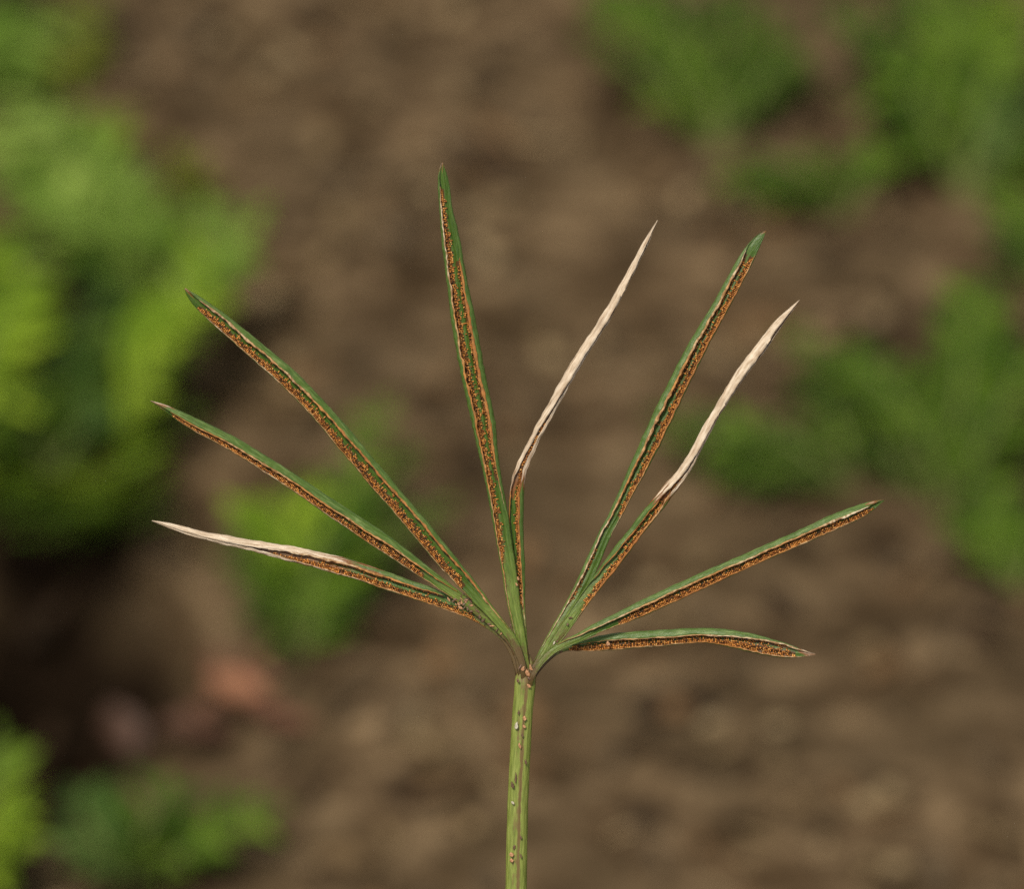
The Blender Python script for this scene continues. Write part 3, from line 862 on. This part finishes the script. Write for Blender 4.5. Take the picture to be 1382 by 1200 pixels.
plant('feathery_plant', 'upright bright yellow-green plant behind the upper left leaf tips', 'plant', (110, 735), [
    (335, 300, .022, .012, 6.5, 24, 'pale'), (262, 385, .026, .010, 7, 18, 'bright'), (236, 450, .022, .012, 7, 15, 'bright'), (190, 625, .012, .008, 7, 9, 'bright'), (215, 545, .016, .010, 6.5, 12, 'bright'), (300, 345, .018, .012, 6, 20, 'bright'), (350, 290, .016, .014, 4, 20, 'bright'), (290, 430, .016, .012, 4, 14, 'deep'), (310, 390, .016, .012, 4, 16, 'bright'), (270, 560, .010, .010, 4, 12, 'deep')], seed=1)
plant('feathery_plant', 'bright green plant cut off by the left edge at mid height', 'plant', (-60, 620), [
    (38, 375, .020, .012, 7, 15, 'bright'), (20, 440, .016, .012, 7, 11, 'bright'), (-10, 320, .022, .012, 7, 18, 'bright'), (30, 330, .018, .012, 6, 18, 'pale'), (70, 420, .012, .012, 5, 12, 'bright'), (45, 540, .010, .010, 5, 9, 'bright')], seed=16)
plant('feathery_plant', 'low spreading green plant above the dark hollow on the left', 'plant', (60, 770), [
    (-15, 645, .012, .008, 7, 9, 'bright'), (110, 690, .010, .006, 7, 7, 'deep'), (40, 665, .012, .006, 7, 7, 'deep'), (150, 640, .012, .008, 7, 10, 'bright'), (200, 690, .006, .006, 6, 9, 'shade'), (10, 700, .008, .006, 7, 6, 'shade'), (80, 720, .006, .004, 6, 5, 'shade'), (215, 655, .010, .008, 6, 12, 'bright'), (70, 650, .010, .006, 6, 8, 'bright'), (-20, 600, .012, .008, 7, 10, 'deep'), (230, 700, .006, .006, 4, 10, 'deep'), (100, 610, .010, .008, 5, 9, 'deep')], seed=17)
plant('feathery_plant', 'dark green plant shaded between the bright left plants', 'plant', (60, 640), [
    (105, 430, .010, .008, 7, 11, 'cool'), (75, 520, .008, .006, 6, 7, 'shade'), (150, 470, .008, .008, 7, 10, 'shade'), (40, 560, .008, .006, 7, 6, 'shade'), (190, 420, .008, .008, 6, 12, 'shade'), (130, 560, .006, .006, 7, 7, 'cool')], seed=18)
plant('feathery_plant', 'pale grey-green plant leaning left behind the bright ones', 'plant', (225, 430), [
    (35, 165, .016, .016, 8, 18, 'pale'), (70, 260, .014, .014, 8, 12, 'pale'), (5, 235, .014, .016, 7, 14, 'pale'), (140, 315, .010, .010, 8, 8, 'pale'), (265, 330, .008, .010, 6, 7, 'bright'), (200, 330, .010, .008, 7, 6, 'pale'), (100, 370, .006, .008, 7, 8, 'cool'), (40, 310, .008, .010, 7, 12, 'deep'), (-10, 170, .014, .014, 7, 18, 'pale'), (60, 210, .012, .012, 6, 15, 'deep'), (170, 250, .012, .012, 4.5, 12, 'pale'), (20, 130, .014, .014, 4.5, 18, 'pale'), (90, 150, .012, .014, 4.5, 16, 'bright'), (300, 280, .010, .012, 4, 12, 'pale')], seed=2)
plant('feathery_plant', 'yellow-olive sprig rising above the pale left plant', 'plant', (110, 330), [
    (135, 160, .012, .008, 6.5, 12, 'olive'), (100, 200, .010, .008, 6, 8, 'olive')], seed=19)
plant('feathery_plant', 'small pale green plant in the top left corner', 'plant', (-30, 150), [
    (58, 40, .012, .008, 8, 9, 'pale'), (45, 85, .010, .008, 7, 8, 'pale'), (5, 60, .012, .008, 8, 6, 'pale'), (20, 120, .010, .006, 7, 7, 'pale'), (70, 110, .008, .006, 6, 8, 'olive'), (10, 20, .012, .008, 7, 9, 'deep')], seed=3)
plant('feathery_plant', 'olive sprig standing at the top near the left corner', 'plant', (105, 140), [(128, -5, .012, .006, 5, 11, 'olive'), (118, 70, .008, .005, 5, 7, 'olive')], seed=4)
plant('feathery_plant', 'tiny olive sprout on brown soil above the pale plant', 'plant', (248, 300), [(264, 222, .010, .005, 6.5, 6, 'olive'), (255, 240, .008, .005, 6, 5, 'olive')], seed=5)
plant('feathery_plant', 'medium green plant below the left leaf segments of the frond', 'plant', (400, 890), [
    (375, 690, .014, .008, 8, 13, 'bright'), (455, 690, .014, .010, 7.5, 13, 'deep'), (610, 675, .010, .014, 4.5, 14, 'shade'), (522, 545, .014, .014, 5, 20, 'deep'), (415, 760, .010, .006, 8, 8, 'bright'), (335, 740, .010, .008, 6, 9, 'deep'), (440, 800, .006, .006, 7, 6, 'deep'), (350, 820, .006, .006, 6, 6, 'shade'), (480, 760, .006, .008, 6, 9, 'shade'), (560, 600, .012, .014, 3.5, 18, 'shade'), (500, 640, .010, .012, 4, 14, 'deep')], seed=6)
plant('feathery_plant', 'low cool green plant near the bottom left', 'plant', (185, 1195), [
    (350, 1100, .008, .006, 6.5, 12, 'deep'), (235, 1065, .008, .006, 7, 9, 'shade'), (105, 1085, .008, .006, 7, 9, 'cool'), (115, 1160, .006, .004, 6, 6, 'cool'), (200, 1140, .006, .004, 7, 5, 'deep')], seed=7)
plant('feathery_plant', 'yellow-green leaf tuft cut off by the bottom left corner', 'plant', (-45, 1180), [
    (22, 1100, .012, .005, 7.5, 6, 'bright'), (25, 1130, .010, .005, 7.5, 6, 'bright'), (-5, 1000, .008, .005, 6, 8, 'deep')], seed=8)
plant('feathery_plant', 'deep green plant filling the top right corner', 'plant', (1300, 270), [
    (1205, 90, .016, .010, 6.5, 13, 'deep'), (1120, 10, .018, .012, 5.5, 20, 'shade'), (1295, -10, .020, .010, 7, 18, 'deep'), (1385, 20, .018, .012, 6, 18, 'deep'), (1385, 130, .012, .012, 6, 11, 'cool'), (1230, -30, .020, .010, 6, 20, 'shade'), (1235, 170, .008, .008, 6, 8, 'shade'), (1320, 60, .014, .010, 6, 13, 'deep'), (1150, 130, .010, .010, 5, 13, 'shade'), (1350, 190, .006, .008, 6, 8, 'shade'), (1270, 100, .010, .008, 6, 11, 'shade'), (1180, 40, .014, .010, 6, 16, 'deep'), (1350, -20, .016, .010, 6, 18, 'bright'), (1385, 190, .006, .006, 6, 8, 'deep')], seed=9)
plant('feathery_plant', 'green plant along the top edge right of the tallest segment', 'plant', (965, 200), [
    (905, -10, .014, .008, 6, 14, 'shade'), (795, -15, .014, .012, 5.5, 18, 'deep'), (1000, -10, .014, .008, 5.5, 14, 'shade'), (905, 135, .006, .006, 7, 6, 'bright'), (1065, 60, .010, .008, 5, 12, 'shade'), (935, 80, .008, .008, 6, 8, 'deep'), (870, 60, .010, .010, 5, 13, 'shade'), (1030, 110, .006, .008, 5, 9, 'shade'), (840, 0, .012, .010, 5.5, 16, 'deep'), (1040, 30, .010, .008, 5.5, 13, 'deep'), (780, 40, .008, .010, 3.5, 14, 'shade'), (1100, 100, .008, .008, 3.5, 12, 'shade')], seed=10)
plant('feathery_plant', 'low green sprigs below the top right plant', 'plant', (1150, 290), [
    (985, 240, .006, .006, 6, 12, 'deep'), (1075, 225, .006, .006, 6, 8, 'deep'), (1195, 215, .006, .006, 6, 8, 'deep')], seed=11)
plant('feathery_plant', 'green plant at the right edge behind the straw-tipped segment', 'plant', (1280, 700), [
    (1318, 395, .020, .010, 6.5, 19, 'deep'), (1130, 475, .016, .014, 6, 19, 'deep'), (1395, 480, .018, .012, 6, 17, 'deep'), (1200, 500, .014, .010, 6, 13, 'shade'), (1350, 560, .010, .008, 6, 9, 'shade'), (1260, 560, .008, .008, 6, 9, 'shade'), (1160, 600, .006, .008, 6, 9, 'shade'), (1300, 480, .012, .010, 5, 13, 'shade'), (1350, 460, .014, .010, 6, 14, 'deep'), (1390, 600, .006, .008, 6, 9, 'deep'), (1060, 450, .012, .014, 3.5, 20, 'shade'), (1340, 370, .016, .010, 3.5, 18, 'deep')], seed=12)
plant('feathery_plant', 'low dark green sprigs behind the right straw-tipped segment', 'plant', (1150, 660), [
    (910, 590, .008, .008, 5.5, 16, 'deep'), (1010, 570, .008, .008, 6, 12, 'shade'), (980, 645, .005, .006, 5, 12, 'shade'), (940, 620, .005, .006, 5, 13, 'deep'), (880, 560, .008, .010, 3.5, 18, 'shade'), (1080, 520, .010, .008, 4, 12, 'shade'), (1110, 560, .008, .008, 4, 8, 'deep')], seed=13)
plant('feathery_plant', 'small dark green plant low on the right edge', 'plant', (1375, 800), [
    (1330, 715, .008, .006, 6.5, 8, 'deep'), (1395, 690, .008, .006, 6, 10, 'shade'), (1360, 740, .006, .004, 6, 6, 'deep'), (1340, 650, .008, .008, 6, 11, 'deep')], seed=14)
plant('feathery_plant', 'thin green sprig at the right edge below the corner plant', 'plant', (1395, 400), [
    (1350, 310, .008, .006, 5.5, 9, 'shade'), (1378, 260, .010, .006, 5.5, 11, 'deep')], seed=15)

# ------------------------------------------------------------------ fallen dry leaves
def fallen(label, px, py, L, W, rz, c1, c2, curl):
    n = N('dry_leaf_' + label.split()[0], 0.6, 0.25)
    f = n.noise(n.coord('Object'), 300, 4)
    n.base(n.ramp(f, [(0.3, c1), (0.7, c2)]))
    V, fc = [], []
    nx, ny = 6, 12
    for side in (0, 1):
        for j in range(ny + 1):
            y = j / ny
            hw_ = W / 2 * math.sin(math.pi * min(1, y * 0.96 + 0.03)) ** 0.75
            for i in range(nx + 1):
                x = (i / nx * 2 - 1) * hw_
                z = curl * (x / (W / 2)) ** 2 * W + 0.25 * curl * L * (y - .5) ** 2 * 4 + 0.0006 * mnoise.noise(Vector((x * 300, y * 5, 3)))
                V.append((x, (y - .5) * L, z - side * 0.0004))
    s = (nx + 1) * (ny + 1)
    for j in range(ny):
        for i in range(nx):
            a = j * (nx + 1) + i
            fc += [(a, a + 1, a + nx + 2, a + nx + 1), (s + a, s + a + nx + 1, s + a + nx + 2, s + a + 1)]
    me = make_mesh('fallen_leaf', V, fc)
    p = at_ground(px, py)
    p.z += 0.004
    o = mesh_obj('fallen_leaf', me, n.m)
    o.location = p
    o.rotation_euler = (0.35, 0.1, rz)
    tag(o, label, 'leaf', 'dry leaves on the soil')
fallen('reddish-orange fallen leaf on darkened soil at lower left', 322, 955, 0.0105, 0.0072, 1.35, (0.24, 0.100, 0.050), (0.35, 0.165, 0.090), 0.12)
fallen('pinkish-brown fallen leaf above the low cool green plant', 165, 1010, 0.010, 0.007, 0.5, (0.055, 0.028, 0.018), (0.095, 0.050, 0.033), 0.2)
fallen('dull brown fallen leaf between the orange leaf and the low plant', 262, 1010, 0.012, 0.007, 1.9, (0.075, 0.036, 0.022), (0.13, 0.066, 0.040), 0.2)
for k, (px, py, rz, where) in enumerate([(292, 925, 0.3, 'just above and left of the orange leaf'), (352, 978, 2.2, 'just below and right of the orange leaf'), (285, 975, 2.8, 'just below and left of the orange leaf'),
                                         (345, 925, 1.1, 'just above and right of the orange leaf'), (215, 960, 0.8, 'on darkened soil far left of the orange leaf'), (385, 1000, 1.9, 'on open soil farthest right of the orange leaf')]):
    fallen('dull reddish-brown leaf scrap ' + where, px, py, 0.007 + 0.001 * (k % 3), 0.004 + 0.0006 * (k % 2), rz, (0.085, 0.038, 0.022), (0.19, 0.085, 0.048), 0.2)
